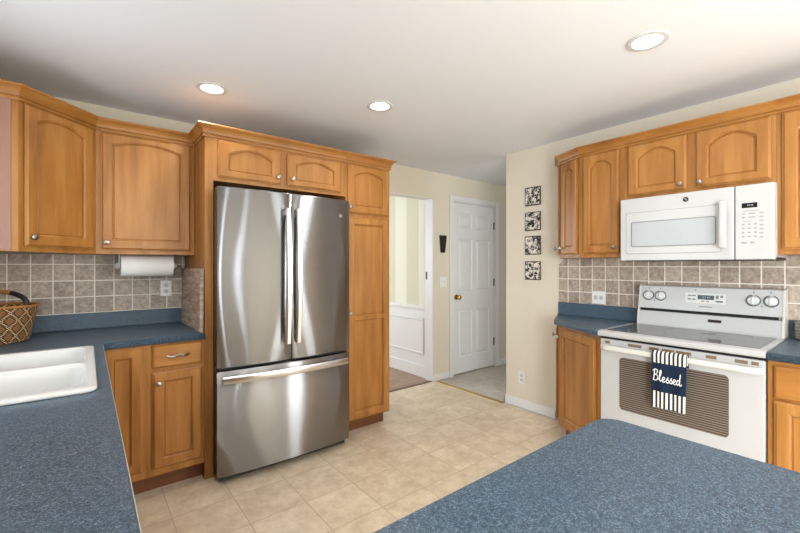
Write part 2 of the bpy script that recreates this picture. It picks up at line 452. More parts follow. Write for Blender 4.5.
# ================================================================== SETTING
H = 2.40; YB = 3.33; XR = 3.19; XL = -.58; YF = -3.5; TH = .115
LIGHTS = [(.594, 2.587), (1.544, 2.173), (2.096, .754)]
struct('floor', MB().box(XL - TH, XR - .03, YF - TH, YB + .02, -.05, 0), 'floor')
struct('floor_dining', MB().box(-.5, XR, YB + .02, 6.3, -.05, 0), 'woodfloor')
struct('floor_hall', MB().box(XR - .03, 4.6, .2, YB + .6, -.05, -.002), 'hallfloor')
struct('wall_leak_block', MB().box(3.26, 4.6, YB + .6, YB + .7, 0, 2.4).box(4.5, 4.6, YB + .12, YB + .6, 0, 2.4), 'wall2')  # unseen backing added to block sky light leaking under the hall door
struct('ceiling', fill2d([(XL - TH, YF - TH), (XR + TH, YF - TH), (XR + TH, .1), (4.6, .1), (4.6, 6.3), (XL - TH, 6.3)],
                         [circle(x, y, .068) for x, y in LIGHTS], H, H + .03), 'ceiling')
OX0, OX1, OZ = 2.12, 3.11, 2.10      # dining opening
DX0, DX1, DZ = 3.432, 4.235, 2.105   # hall door
m = MB()
for a, b_, c, d in ((XL - TH, OX0, 0, H), (OX0, OX1, OZ, H), (OX1, DX0, 0, H), (DX0, DX1, DZ, H), (DX1, 4.6, 0, H)): m.box(a, b_, YB, YB + TH, c, d)
struct('wall_back', m, 'wall')
m = MB().box(XR, XR + TH, .2, 2.38, 0, H).box(XR, XR + TH, -1.5, .2, 0, H).box(XR, XR + TH, YF - TH, -2.9, 0, H).box(XR, XR + TH, -2.9, -1.5, 0, .8).box(XR, XR + TH, -2.9, -1.5, 2.1, H)
struct('wall_right', m, 'wall')
m = MB()
WY0, WY1, WZ0, WZ1 = 1.45, 2.45, 1.14, 2.10
for a, b_, c, d in ((YF - TH, -2.9, 0, H), (-2.9, -1.1, 2.1, H), (-1.1, WY0, 0, H), (WY0, WY1, 0, WZ0), (WY0, WY1, WZ1, H), (WY1, YB, 0, H)): m.box(XL - TH, XL, a, b_, c, d)
struct('wall_left', m, 'wall')
m = MB()
for a, b_, c, d in ((XL - TH, 1.14, 0, H), (1.14, 1.44, 0, .42), (1.14, 1.44, 2.18, H), (1.44, XR + TH, 0, H)): m.box(a, b_, YF - TH, YF, c, d)
struct('wall_front', m, 'wall')
struct('wall_hall_end', MB().box(4.5, 4.6, .2, YB, 0, H), 'wall2')
struct('wall_hall_front', MB().box(XR + TH, 4.6, .1, .2, 0, H), 'wall2')
struct('wall_dining_right', MB().box(3.14, 3.25, YB + TH, 6.3, 0, H), 'stripes')
struct('wall_dining_left', MB().box(-.6, -.5, YB + TH, 6.3, 0, H), 'stripes')
struct('wall_dining_back', MB().box(-.5, .3, 6.2, 6.3, 0, H).box(2.1, 3.14, 6.2, 6.3, 0, H).box(.3, 2.1, 6.2, 6.3, 0, .75).box(.3, 2.1, 6.2, 6.3, 2.25, H), 'stripes')

def window(name, axis, c, a0, a1, z0, z1, mid=True):
    f = .045; y0, y1 = c - .09, c - .03
    def B(m, p, q, r, s, d0=y0, d1=y1):
        return m.box(d0, d1, p, q, r, s) if axis == 'x' else m.box(p, q, d0, d1, r, s)
    m = MB(); B(m, a0, a1, z0, z0 + f); B(m, a0, a1, z1 - f, z1); B(m, a0, a0 + f, z0 + f, z1 - f); B(m, a1 - f, a1, z0 + f, z1 - f)
    k = (a0 + a1) / 2
    if mid: B(m, k - .025, k + .025, z0 + f, z1 - f)
    o = struct(name, m, 'paintwhite')
    g = MB(); B(g, a0 + f, a1 - f, z0 + f, z1 - f, (y0 + y1) / 2 - .002, (y0 + y1) / 2 + .002)
    struct('pane', g, 'pane', o)
window('window_1', 'x', XL, WY0, WY1, WZ0, WZ1)  # assumed window over the sink, out of view
window('added_window_2', 'x', XL, -2.9, -1.1, 0, 2.1)  # invented patio door, unseen, goes with the added fill on the left
window('window_3', 'y', YF, 1.14, 1.44, .42, 2.18)
window('added_window_4', 'x', XR + .12, -2.9, -1.5, .8, 2.1)  # invented window, unseen, goes with the added fill on the right

# tiles on the walls
struct('wall_backsplash_back', MB().box(XL, .573, YB - .008, YB, 1.0175, 1.398), 'tile_back')
m = MB().prism([(1.827, 1.0175), (1.827, 1.335), (1.778, 1.386), (-.6, 1.386), (-.6, 1.0175)], XR - .008, XR, lambda a, b_, z: (z, a, b_))
struct('wall_backsplash_right', m, 'tile_right')

# baseboards, jamb, casings, wainscot
def bb(name, segs):
    m = MB()
    for s in segs: m.box(*s, 0, .082, .003, 1)
    return struct(name, m, 'paintwhite')
bb('baseboard_right', [(XR - .013, XR, 1.86, 2.393), (XR - .013, XR + TH + .013, 2.38, 2.393)])
bb('baseboard_back', [(OX1, DX0 - .066, YB - .013, YB), (DX1 + .066, 4.5, YB - .013, YB)])
bb('baseboard_hall', [(4.487, 4.5, .2, 2.3)])
m = MB().box(OX1 - .012, OX1, YB - .004, YB + TH + .004, 0, OZ).box(OX0, OX0 + .012, YB - .004, YB + TH + .004, 0, OZ).box(OX0, OX1, YB - .004, YB + TH + .004, OZ - .012, OZ)
j = struct('trim_1', m, 'paintwhite')
part('strike_plate', MB().box(OX1 - .016, OX1 - .011, YB + .085, YB + .108, 1.165, 1.255, .002, 1), 'bronze', j, label='dark metal strike plate')
m = MB(); cw = .062
for a, b_, c, d in ((DX0 - cw, DX0, 0, DZ + cw), (DX1, DX1 + cw, 0, DZ + cw), (DX0, DX1, DZ, DZ + cw)):
    m.box(a, b_, YB - .016, YB, c, d, .004, 1)
m.box(DX0, DX0 + .012, YB, YB + TH, 0, DZ).box(DX1 - .012, DX1, YB, YB + TH, 0, DZ).box(DX0 + .012, DX1 - .012, YB, YB + TH, DZ - .012, DZ)
struct('trim_2', m, 'paintwhite')
WX = 3.14
m = MB().box(WX - .008, WX, YB + TH, 6.2, 0, .80)
m.box(WX - .022, WX, YB + TH, 6.2, .80, .815).box(WX - .034, WX, YB + TH, 6.2, .815, .85, .004, 1).box(WX - .022, WX, YB + TH, 6.2, 0, .14, .003, 1)
for k in range(3):
    a, b_ = 3.51 + k * .86, 4.27 + k * .86
    for q in ((a, b_, .675, .70), (a, b_, .27, .295), (a, a + .025, .295, .675), (b_ - .025, b_, .295, .675)): m.box(WX - .02, WX - .008, q[0], q[1], q[2], q[3], .004, 1)
struct('trim_3', m, 'paintwhite')
struct('trim_4', MB().prism([(-.02, 0), (-.014, .005), (.014, .005), (.02, 0)], 2.395, YB - .014, lambda a, b_, z: (XR - .027 + a, z, b_)), 'brass')
struct('trim_5', MB().box(OX0 + .013, OX1 - .013, YB + .002, YB + .04, 0, .006, .002, 1), 'darkwood')

# six panel door in the hall
def panel_door():
    x0, x1, z0, z1, y = DX0 + .014, DX1 - .014, .012, DZ - .014, YB + .022
    m = MB(); t = .035
    cols = [(3.548, 3.805), (3.872, 4.135)]; rows = [(.205, .785), (1.03, 1.655), (1.785, 1.965)]
    xs = [x0] + [v for c in cols for v in c] + [x1]; zs = [z0] + [v for c in rows for v in c] + [z1]
    b = m.bm
    for i in range(5):
        for k in range(7):
            a, c, d, e = xs[i], xs[i + 1], zs[k], zs[k + 1]
            if i in (1, 3) and k in (1, 3, 5):
                P = lambda q, yy: [(a + q, yy, d + q), (c - q, yy, d + q), (c - q, yy, e - q), (a + q, yy, e - q)]
                m.loft([P(0, y), P(.006, y + .007), P(.014, y + .011), P(.022, y + .011), P(.048, y + .003)], False, True)
            else:
                b.faces.new([b.verts.new(p) for p in ((a, y, d), (c, y, d), (c, y, e), (a, y, e))])
    m.box(x0, x1, y + .012, y + t, z0, z1)
    for (p, q, r, s) in ((x0, x1, z0, z0), (x0, x1, z1, z1), (x0, x0, z0, z1), (x1, x1, z0, z1)):
        V = [(p, y, r), (q, y, s), (q, y + .012, s), (p, y + .012, r)]
        b.faces.new([b.verts.new(v) for v in V])
    bmesh.ops.remove_doubles(b, verts=b.verts[:], dist=1e-5)
    d = struct('door_1', m, 'paintwhite')
    part('door_knob', MB().lathe([(.032, 0), (.032, -.006), (.012, -.010), (.011, -.032), (.022, -.040), (.029, -.052), (.027, -.066), (.014, -.073), (.0001, -.074)], (3.512, y, .945), 'y', 20), 'brass', d, smooth=True, label='brass door knob')
    for z in (1.85, 1.11, .33):
        part('hinge', MB().box(x1 - .004, x1 + .012, y - .012, y + .002, z - .045, z + .045).lathe([(.007, -.05), (.007, .05)], (x1 + .006, y - .012, z), 'z', 10), 'bronze', d, label='dark hinge')
panel_door()
# dark stained closet door at the end of the hall
m = MB().box(4.482, 4.5, 2.36, 2.44, 0, 2.2, .003, 1).box(4.482, 4.5, 3.25, YB - .014, 0, 2.2, .003, 1).box(4.482, 4.5, 2.44, 3.25, 2.12, 2.2, .003, 1)
o = struct('trim_6', m, 'darkwood')
m = MB().box(4.488, 4.5, 2.44, 3.25, .005, 2.115)
for z0, z1 in ((.2, .9), (1.05, 1.95)): m.box(4.482, 4.488, 2.56, 3.13, z0, z1, .004, 1)
struct('door_2', m, 'darkwood')

# ================================================================== LARGE OBJECTS
YB -= .0022; XR -= .0022; XL += .0022          # furniture stands a hair off the walls
# ---- worktops
zc0, zc1 = .876, .914
arc = [(1.13 - .05 + .05 * math.cos(R(a)), .515 - .05 + .05 * math.sin(R(a))) for a in range(90, -1, -15)]
outline = [(XL, -.13), (XL, YB), (.573, YB), (.573, 2.657), (.0665, 2.657), (.0665, .515)] + arc + [(1.13, -.13)]
SX0, SX1, SY0, SY1 = -.53, .028, 1.645, 2.53
t = thing('worktop', 'long blue speckled laminate worktop around the sink, its rounded end in the foreground', 'worktop', (0, 1.6, zc0))
part('counter_slab', fill2d(outline, [rrect(SX0 + .02, SX1 - .02, SY0 + .02, SY1 - .02, .04)], zc0, zc1, .005), 'counter', t, True)
m = MB().box(XL, .573, YB - .02, YB, zc1, 1.016, .003, 1).box(XL, XL + .02, -.13, YB - .02, zc1, 1.016, .003, 1)
part('upstand', m, 'counter', t, True)
part('edge_strip', MB().box(.0660, .0690, .55, 2.655, .880, .904), 'cream', t, True, label='pale line along the counter edge')  # thin pale strip along the front edge of the slab
t = thing('worktop', 'short blue speckled worktop with an angled end, left of the white range', 'worktop', (2.9, 1.4, zc0))
part('counter_slab', fill2d([(XR, 1.203), (XR, 1.842), (2.828, 1.665), (2.558, 1.212), (2.558, 1.203)], [], zc0, zc1, .005), 'counter', t, True)
part('upstand', MB().box(XR - .02, XR, 1.203, 1.827, zc1, 1.016, .003, 1), 'counter', t, True)
t = thing('worktop', 'blue speckled worktop right of the white range, at the photo\'s right edge', 'worktop', (2.9, .1, zc0))
part('counter_slab', fill2d([(XR, .402), (2.553, .402), (2.553, -.6), (XR, -.6)], [], zc0, zc1, .005), 'counter', t, True)
part('upstand', MB().box(XR - .02, XR, -.6, .402, zc1, 1.016, .003, 1), 'counter', t, True)

# ---- left wall cabinets
cl = [(XL, 2.686), (-.264, 2.686), (.04, 2.99), (.5725, 2.99)]
zb, zt = 1.400, 2.152
t = thing('wall_cabinet', 'diagonal corner wall cabinet with one arched door above the basket', 'cabinet', (-.264, 2.686, zb), R(45))
part('cabinet_body', MB().prism([(-.264, 2.686), (.04, 2.99), (.04, YB), (XL, YB), (XL, 2.686)], zb, zt), 'wood', t, True)
part('end_panel', MB().box(XL + .001, -.29, 2.681, 2.686, zb + .004, zt - .004), 'sidepanel', t, True, label='pinkish tan plain end panel')
cab_door(t, .022, .400, .026, zt - zb - .018, .035, (.048, .072), top=.034)
part('crown_molding', crown(cl, 0, 2, zt - .012, .072), 'wood_h', t, True)
t = thing('wall_cabinet', 'wall cabinet with a wide arched door above the paper towel roll', 'cabinet', (.041, 2.99, zb))
part('cabinet_body', MB().box(.041, .573, 2.99, YB, zb, zt), 'wood', t, True)
cab_door(t, .026, .508, .026, zt - zb - .018, .032, (.053, .070), top=.034)
part('crown_molding', crown(cl, 2, 3, zt - .012, .072), 'wood_h', t, True)

# ---- refrigerator surround and pantry
fc = [(.564, 3.04), (.564, 2.684), (2.004, 2.684), (2.004, YB - .001)]
t = thing('refrigerator_cabinet', 'cabinet with two short arched doors and a tall side panel around the refrigerator', 'cabinet', (.565, 2.684, 0))
part('side_panel', MB().box(.575, .592, 2.684, YB, 0, 2.14), 'wood', t, True)
part('face_stile', MB().box(.592, .624, 2.684, 2.704, 0, 1.865), 'wood', t, True)
part('cabinet_body', MB().box(.592, 1.575, 2.684, YB, 1.865, 2.14), 'wood', t, True)
for a, b_, kx in ((.651, 1.058, 1.031), (1.105, 1.534, 1.136)):
    cab_door(t, a - .565, b_ - .565, 1.888, 2.122, .042, (kx - .565, 1.937), top=.035, s=.058, r=.042)
part('crown_molding', crown([(.574, 2.943), (.574, 2.684), (1.575, 2.684), (2.004, 2.684)], 0, 2, 2.132, .076), 'wood_h', t, True)
t = thing('pantry_cabinet', 'tall pantry cabinet with an arched upper door right of the refrigerator', 'cabinet', (1.576, 2.684, 0))
part('cabinet_body', MB().box(1.576, 2.004, 2.684, YB, .105, 2.14), 'wood', t, True)
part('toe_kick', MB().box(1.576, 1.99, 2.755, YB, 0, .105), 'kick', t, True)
cab_door(t, .016, .414, 1.740, 2.122, .045, (.030, 1.787), s=.055, top=.04)
cab_door(t, .016, .414, .117, 1.708, 0, (.030, .955), split=.915)
part('crown_molding', crown([(1.2, 2.684), (1.576, 2.684), (2.004, 2.684), (2.004, YB - .001)], 1, 3, 2.132, .076), 'wood_h', t, True)

# ---- base cabinets along the back and under the sink
t = thing('base_cabinet', 'corner base cabinet with a narrow door beside the sink counter', 'cabinet', (.045, 2.684, 0))
part('cabinet_body', MB().box(XL, .27, 2.684, YB, .11, zc0 - .001), 'wood', t, True)
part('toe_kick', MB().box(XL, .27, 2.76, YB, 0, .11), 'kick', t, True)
cab_door(t, .012, .203, .155, .866, 0, s=.05)
t = thing('base_cabinet', 'base cabinet with one drawer over a door left of the refrigerator', 'cabinet', (.271, 2.684, 0))
part('cabinet_body', MB().box(.271, .573, 2.684, YB, .11, zc0 - .001), 'wood', t, True)
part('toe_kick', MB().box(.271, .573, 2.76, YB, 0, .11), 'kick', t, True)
cab_drawer(t, .025, .287, .735, .866)
cab_door(t, .025, .287, .150, .708, 0, (.054, .648), s=.052)
def run_base(y0, y1, label, doors, hollow):
    t = thing('base_cabinet', label, 'cabinet', (.040, y0, 0), R(90))
    m = MB()
    if hollow: m.box(XL, .04, y0, y0 + .018, .11, zc0 - .001).box(XL, .04, y1 - .018, y1, .11, zc0 - .001).box(XL, .04, y0 + .018, y1 - .018, .11, .128).box(.022, .04, y0 + .018, y1 - .018, .128, zc0 - .001)
    else: m.box(XL, .04, y0, y1, .11, zc0 - .001)
    part('cabinet_body', m, 'wood', t, True)
    part('toe_kick', MB().box(XL, -.035, y0, y1, 0, .11), 'kick', t, True)
    w_ = (y1 - y0) / doors
    for i in range(doors): cab_door(t, i * w_ + .02, (i + 1) * w_ - .02, .15, .70 if not hollow else .86)
    if not hollow:
        for i in range(doors): cab_drawer(t, i * w_ + .02, (i + 1) * w_ - .02, .735, .866, False)
run_base(1.60, 2.66, 'base cabinet with two doors under the white sink', 2, True)
run_base(.55, 1.599, 'base cabinet with two drawers under the counter nearer the viewer than the sink', 2, False)
t = thing('peninsula_cabinet', 'plain wood base cabinet under the rounded foreground counter', 'cabinet', (.6, -.08, 0))
part('cabinet_body', MB().box(XL, 1.085, -.08, .485, .11, zc0 - .001), 'wood', t, True)
part('toe_kick', MB().box(XL, 1.02, -.02, .42, 0, .11), 'kick', t, True)
for a, b_ in ((.12, .58), (.60, 1.06)):
    d = MB(); door_geo(d, -b_, -a, .15, .86)
    bmesh.ops.rotate(d.bm, verts=d.bm.verts[:], cent=(0, 0, 0), matrix=Matrix.Rotation(PI, 3, 'Z'))
    bmesh.ops.translate(d.bm, verts=d.bm.verts[:], vec=(0, .485, 0))
    part('door', d, 'wood', t, True)

# ---- right wall cabinets
XC = 2.86; zb, zt = 1.388, 2.142
cr = [(XR - .001, 1.82), (2.95, 1.68), (XC, 1.475), (XC, 1.165), (XC, .411), (XC, -.2)]
def face_root(name, label, a, b_, z):
    """empty whose local x runs from a to b_ (left to right as seen)"""
    d = Vector(b_) - Vector(a); return thing(name, label, 'cabinet', (a[0], a[1], z), math.atan2(d.y, d.x)), d.length
def angled_door(t, a, b_, args, kw):
    """door on another face of cabinet t, built in that face's own frame"""
    d = Vector(b_) - Vector(a); m = MB(); door_geo(m, *args, **kw)
    bmesh.ops.transform(m.bm, matrix=rootmat((a[0], a[1], t.location.z), math.atan2(d.y, d.x)), verts=m.bm.verts[:])
    return part('door', m, 'wood', t, True)
def angled_knob(dr, a, b_, x, z, z0):
    d = Vector(b_) - Vector(a)
    m = MB().lathe([(.0055, 0), (.0055, -.010), (.007, -.013), (.0145, -.017), (.0155, -.021), (.013, -.026), (.006, -.0285), (.0001, -.029)], (x, -.02, z), 'y', 16)
    bmesh.ops.transform(m.bm, matrix=rootmat((a[0], a[1], z0), math.atan2(d.y, d.x)), verts=m.bm.verts[:])
    return part('knob', m, 'nickel', dr, True, smooth=True)
t, L = face_root('wall_cabinet', 'slim angled end wall cabinet beside the four black and white plaques', (2.95, 1.68), (XC, 1.475), zb)
part('cabinet_body', MB().prism([(XR, 1.82), (2.95, 1.68), (XC, 1.476), (XR, 1.476)], zb, zt), 'wood', t, True)
cab_door(t, .018, L - .022, .026, zt - zb - .015, .03, (.036, .075), s=.04)
dr = angled_door(t, (XR, 1.82), (2.95, 1.68), (.03, .26, .026, zt - zb - .015), dict(rise=.03))
angled_knob(dr, (XR, 1.82), (2.95, 1.68), .235, .075, zb)
part('crown_molding', crown(cr, 0, 2, zt - .012, .066), 'wood_h', t, True)
t = thing('wall_cabinet', 'narrow wall cabinet with one arched door left of the microwave', 'cabinet', (XC, 1.475, zb), R(-90))
part('cabinet_body', MB().box(XC, XR, 1.166, 1.475, zb, zt), 'wood', t, True)
cab_door(t, .027, .277, .026, zt - zb - .015, .045, (.252, .067), s=.045)
part('crown_molding', crown(cr, 2, 3, zt - .012, .066), 'wood_h', t, True)
t = thing('wall_cabinet', 'short wall cabinet with two arched doors above the white microwave', 'cabinet', (XC, 1.165, 1.768), R(-90))
part('cabinet_body', MB().box(XC, XR, .412, 1.165, 1.768, zt), 'wood', t, True)
cab_door(t, .022, .355, .024, zt - 1.768 - .015, .05, (.328, .057), s=.055, r=.045, top=.04)
cab_door(t, .400, .733, .024, zt - 1.768 - .015, .05, (.426, .052), s=.055, r=.045, top=.04)
part('crown_molding', crown(cr, 3, 4, zt - .012, .066), 'wood_h', t, True)
t = thing('wall_cabinet', 'wall cabinet right of the microwave, cut by the photo\'s right edge', 'cabinet', (XC, .411, zb), R(-90))
part('cabinet_body', MB().box(XC, XR, -.2, .411, zb, zt), 'wood', t, True)
cab_door(t, .022, .30, .026, zt - zb - .015, .045, s=.052)
cab_door(t, .312, .59, .026, zt - zb - .015, .045, (.335, .065), s=.052)
part('crown_molding', crown(cr, 4, 5, zt - .012, .066), 'wood_h', t, True)

# ---- right base cabinets
A, B = (2.849, 1.64), (2.590, 1.212)
t, L = face_root('base_cabinet', 'angled end base cabinet between the beige wall and the white range', A, B, 0)
part('cabinet_body', MB().prism([(XR, 1.825), A, B, (2.590, 1.203), (XR, 1.203)], .11, zc0 - .001), 'wood', t, True)
part('toe_kick', MB().prism([(XR, 1.76), (2.885, 1.60), (2.66, 1.203), (XR, 1.203)], 0, .11), 'kick', t, True)
cab_door(t, .030, L - .022, .14, .850, 0, (.055, .79), s=.055)
dr = angled_door(t, (XR, 1.825), A, (.03, .355, .14, .850), {})
angled_knob(dr, (XR, 1.825), A, .33, .79, 0)
t = thing('base_cabinet', 'base cabinet with drawer and door right of the range', 'cabinet', (2.58, .403, 0), R(-90))
part('cabinet_body', MB().box(2.58, XR, -.6, .403, .11, zc0 - .001), 'wood', t, True)
part('toe_kick', MB().box(2.655, XR, -.6, .403, 0, .11), 'kick', t, True)
cab_drawer(t, .024, .40, .70, .855)
cab_door(t, .024, .40, .14, .688, 0, (.37, .62))

# ---- refrigerator
F0, F1 = .609, 1.518; FC = (F0 + F1) / 2; FH = (F1 - F0) / 2
def fy(x): return 2.524 - .028 * (1 - ((x - FC) / FH) ** 2)
def front_slab(x0, x1, z0, z1, back=2.585, n=16, e=.006):
    xs = [x0 + (x1 - x0) * i / n for i in range(n + 1)]
    def ring(z, ins):
        f = []
        for i, x in enumerate(xs):
            xx = min(max(x, x0 + ins), x1 - ins); y = fy(x) + ins
            if i in (0, n): y += e * .9
            f.append((xx, y, z))
        return f + [(x1 - ins, back, z), (x0 + ins, back, z)]
    return MB().loft([ring(z0, e * .7), ring(z0 + e, 0), ring(z1 - e, 0), ring(z1, e * .7)])
t = thing('refrigerator', 'stainless steel french door refrigerator with a bottom freezer drawer', 'refrigerator', (FC, 2.6, 0))
m = MB().box(.628, F1 - .004, 2.592, 3.29, .06, 1.785, .004, 1)
part('cabinet_body', m, 'fridgeside', t, True)
part('gasket', MB().box(F0 + .019, F1 - .015, 2.55, 2.592, .08, 1.775), 'darkgap', t, True)
part('toe_grille', MB().box(F0 + .02, F1 - .02, 2.56, 2.70, 0.02, .058), 'black', t, True)
for x, y, z in ((F0 + .10, 2.66, .02), (F1 - .10, 2.66, .02), (F0 + .10, 3.2, .06), (F1 - .10, 3.2, .06)): part('foot', MB().lathe([(.02, 0), (.02, z)], (x, y, 0), 'z', 14), 'black', t, True)
doors = {}
for nm, a, b_, z0, z1 in (('door', F0, FC - .003, .712, 1.805), ('door', FC + .003, F1, .712, 1.805), ('freezer_drawer', F0, F1, .058, .692)):
    doors[a] = doors.get(a) or None
    o = part(nm, front_slab(a, b_, z0, z1), 'steel', t, True, smooth=True)
    if nm == 'door':
        left = a == F0; hx = FC - .040 if left else FC + .030
        pts = []
        for i in range(21):
            q = i / 20; z = .825 + (1.700 - .825) * q
            off = -.038 - .020 * (1 - (2 * q - 1) ** 2)
            pts.append((hx, fy(hx) + off, z))
        mm = MB().tube(pts, .01, sq=(.016, .010))
        for z in (.848, 1.672): mm.box(hx - .012, hx + .012, fy(hx) - .04, fy(hx) + .002, z - .022, z + .022, .003, 1)
        part('handle', mm, 'chrome', o, True, smooth=True)
        if not left:
            bx = 1.437
            part('badge', MB().lathe([(.014, fy(bx) - .0015), (.014, fy(bx) + .004)], (bx, 0, 1.688), 'y', 24), 'grey', o, True, label='small round maker badge')
    else:
        pts = []
        for i in range(21):
            q = i / 20; x = F0 + .022 + (F1 - F0 - .065) * q
            pts.append((x, fy(x) - .040 - .012 * (1 - (2 * q - 1) ** 2), .648))
        mm = MB().tube(pts, .01, sq=(.010, .022))
        for x in (F0 + .10, F1 - .14): mm.box(x - .02, x + .02, fy(x) - .045, fy(x) + .002, .640, .668, .003, 1)
        part('handle', mm, 'chrome', o, True, smooth=True)
for x in (F0 + .062, F1 - .05): part('hinge_cap', MB().box(x - .04, x + .04, 2.56, 2.72, 1.785, 1.812, .004, 1), 'black', t, True)

# ---- range
RY0, RY1, RX = .406, 1.199, 2.572
t = thing('range', 'white electric range with a glass cooktop and a wide oven door', 'range', (2.88, .8, 0), R(-90))
part('range_body', MB().box(2.60, XR - .01, RY0 + .002, RY1 - .002, .06, .880).box(2.66, 3.15, RY0 + .02, RY1 - .02, 0, .06), 'white', t, True)
part('cooktop_rim', MB().prism([(2.552, .885), (2.545, .893), (2.545, .908), (2.555, .916), (2.585, .922), (2.60, .9185), (3.05, .9185), (3.05, .884)], RY0, RY1, lambda a, b_, z: (a, z, b_)), 'white', t, True)
g = part('cooktop_glass', fill2d(rrect(2.600, 3.045, RY0 + .03, RY1 - .03, .012), [], .9185, .9215, .0008), 'cooktop', t, True)
for x, y, r in ((2.71, .98, .10), (2.71, .62, .085), (2.93, .98, .075), (2.93, .62, .10)):
    part('burner_ring', fill2d(circle(x, y, r, 40), [circle(x, y, r - .004, 40)], .9215, .9219), 'grey', g, True)
for x in (2.905, ): part('hot_surface_mark', MB().box(x, x + .02, .685, .750, .9215, .922), 'bronze', g, True)
m = MB().prism([(XR - .010, .88), (XR - .010, 1.192), (3.115, 1.192), (3.100, 1.186), (3.078, 1.036), (3.090, 1.032), (3.090, 1.020), (3.068, 1.015), (3.052, .93), (3.052, .88)], RY0 + .008, 1.158, lambda a, b_, z: (a, z, b_))
bg = part('backguard', m, 'white', t, True)
part('gap_strip', MB().box(3.0775, 3.092, RY0 + .03, 1.150, 1.0185, 1.0325), 'darkgap', bg, True)  # dark fill in the backguard groove, standing for its shade
for y0, y1 in ((RY0 + .002, RY0 + .012), (1.152, 1.162)):
    part('end_cap', MB().prism([(XR - .010, .922), (XR - .010, 1.196), (3.112, 1.196), (3.097, 1.188), (3.072, 1.034), (3.062, 1.012), (3.048, .922)], y0, y1, lambda a, b_, z: (a, z, b_)), 'cream', bg, True)
def gx(z): return 3.100 - (1.186 - z) * (.022 / .15)       # face of the sloping control panel
for y in (1.103, 1.028, .546, .468):
    z = 1.123; x = gx(z)
    k = part('control_knob', MB().lathe([(.029, .001), (.029, -.006), (.026, -.010), (.023, -.022), (.021, -.025), (.0001, -.025)], (x, y, z), 'x', 24).box(x - .032, x - .022, y - .004, y + .004, z - .022, z + .022, .002, 1), 'whiteplastic', t, True, smooth=True)
    bm = MB()
    for i in range(40):
        a, b_ = 2 * PI * i / 40, 2 * PI * (i + .82) / 40
        P = lambda r, q, dx: (x + dx + r * math.sin(q) * .147, y + r * math.cos(q), z + r * math.sin(q))
        if i % 40 in (9, 10, 11): continue
        bm.loft([[P(.0295, a, -.001), P(.0295, b_, -.001), P(.0345, b_, -.001), P(.0345, a, -.001)], [P(.0295, a, -.0025), P(.0295, b_, -.0025), P(.0345, b_, -.0025), P(.0345, a, -.0025)]])
    part('dial_marks', bm, 'dial', k, True)
def onface(y0, y1, z0, z1, d=.0015):
    return MB().prism([(gx(z0) + .001, z0), (gx(z1) + .001, z1), (gx(z1) - d, z1), (gx(z0) - d, z0)], y0, y1, lambda a, b_, z: (a, z, b_))
cp = part('clock_panel', onface(.675, .885, 1.088, 1.152, .001), 'whiteplastic', t, True)
d = part('display', onface(.733, .818, 1.113, 1.140, .002), 'display', cp, True)
bm = MB()
for i, y in enumerate((.788, .778, .765, .755)):
    q = onface(y - .003, y + .003, 1.123, 1.131, .0026); me = bpy.data.meshes.new('q'); q.bm.to_mesh(me); bm.bm.from_mesh(me); q.bm.free()
part('display_digits', bm, 'digits', cp, True)
def merge(list_):
    out = MB()
    for q in list_:
        me = bpy.data.meshes.new('q'); q.bm.to_mesh(me); out.bm.from_mesh(me); q.bm.free(); bpy.data.meshes.remove(me)
    return out
for q in [(y - .010, y + .010, z - .004, z + .004) for y in (.862, .838) for z in (1.135, 1.112)] + [(y - .007, y + .007, 1.098, 1.104) for y in (.79, .765)] + [(.688, .724, 1.098, 1.110), (.71, .724, 1.120, 1.142), (.688, .702, 1.128, 1.142)]:
    part('button', onface(*q, .0016), 'grey', cp, True)
part('brand_marks', merge([onface(.742 + i * .0085, .7485 + i * .0085, 1.064, 1.070, .0012) for i in range(8)]), 'grey', bg, True)
for y, z in ((1.10, 1.172), (1.03, 1.172), (.545, 1.172), (.47, 1.172), (1.065, 1.09), (.507, 1.09), (.83, 1.172)):
    part('indicator_dot', onface(y - .003, y + .003, z - .003, z + .003, .0014), 'bronze', bg, True)
part('hot_surface_label', MB().prism([(3.0605, .975), (3.0635, .992), (3.0575, .992), (3.0545, .975)], .690, .755, lambda a, b_, z: (a, z, b_)), 'bronze', bg, True)
# oven door with window, vent slots and bar handle
od = part('oven_door', MB().box(RX, 2.60, RY0 + .004, RY1 - .004, .232, .868, .006, 2), 'white', t, True)
part('door_gap_shade', MB().box(2.582, 2.60, RY0 + .006, RY1 - .006, .869, .885), 'darkgap', t, True)  # dark strip standing for the shade between cooktop rim and door
part('oven_window', fill2d(rrect(-1.078, -.549, .447, .767, .022), [], 0, .004, .001), 'ovenglass', od) if False else None
m = MB().prism(rrect(.549, 1.078, .447, .767, .022), RX - .0025, RX + .006, lambda a, b_, z: (z, a, b_)); part('oven_window', m, 'ovenglass', od, True)
slots = [(1.135, 1.165), (.955, 1.03), (.79, .85), (.71, .78), (.865, .915), (.60, .645), (.475, .525), (.434, .462)]
for a, b_ in slots: part('vent_slot', MB().box(RX - .0012, RX + .004, a, b_, .840, .857), 'slot', od, True)
m = MB(); pts = []
secs = []
for i in range(25):
    q = i / 24; y = RY1 - .010 + (RY0 - RY1 + .020) * q
    e = min(q, 1 - q) / .06; k = 1 - max(0, 1 - e) ** 2
    x = RX - .006 - .034 * k
    secs.append([(x, y, .802), (x - .006, y, .808), (x - .006, y, .824), (x, y, .833), (x + .010, y, .833), (x + .012, y, .802)])
m.loft(secs); m.box(RX - .03, RX + .002, RY0 + .03, RY0 + .05, .808, .832).box(RX - .03, RX + .002, RY1 - .05, RY1 - .03, .808, .832)
part('handle', m, 'cream', od, True, smooth=True)
part('storage_drawer', MB().box(RX + .004, 2.60, RY0 + .004, RY1 - .004, .075, .224, .006, 2), 'white', t, True)

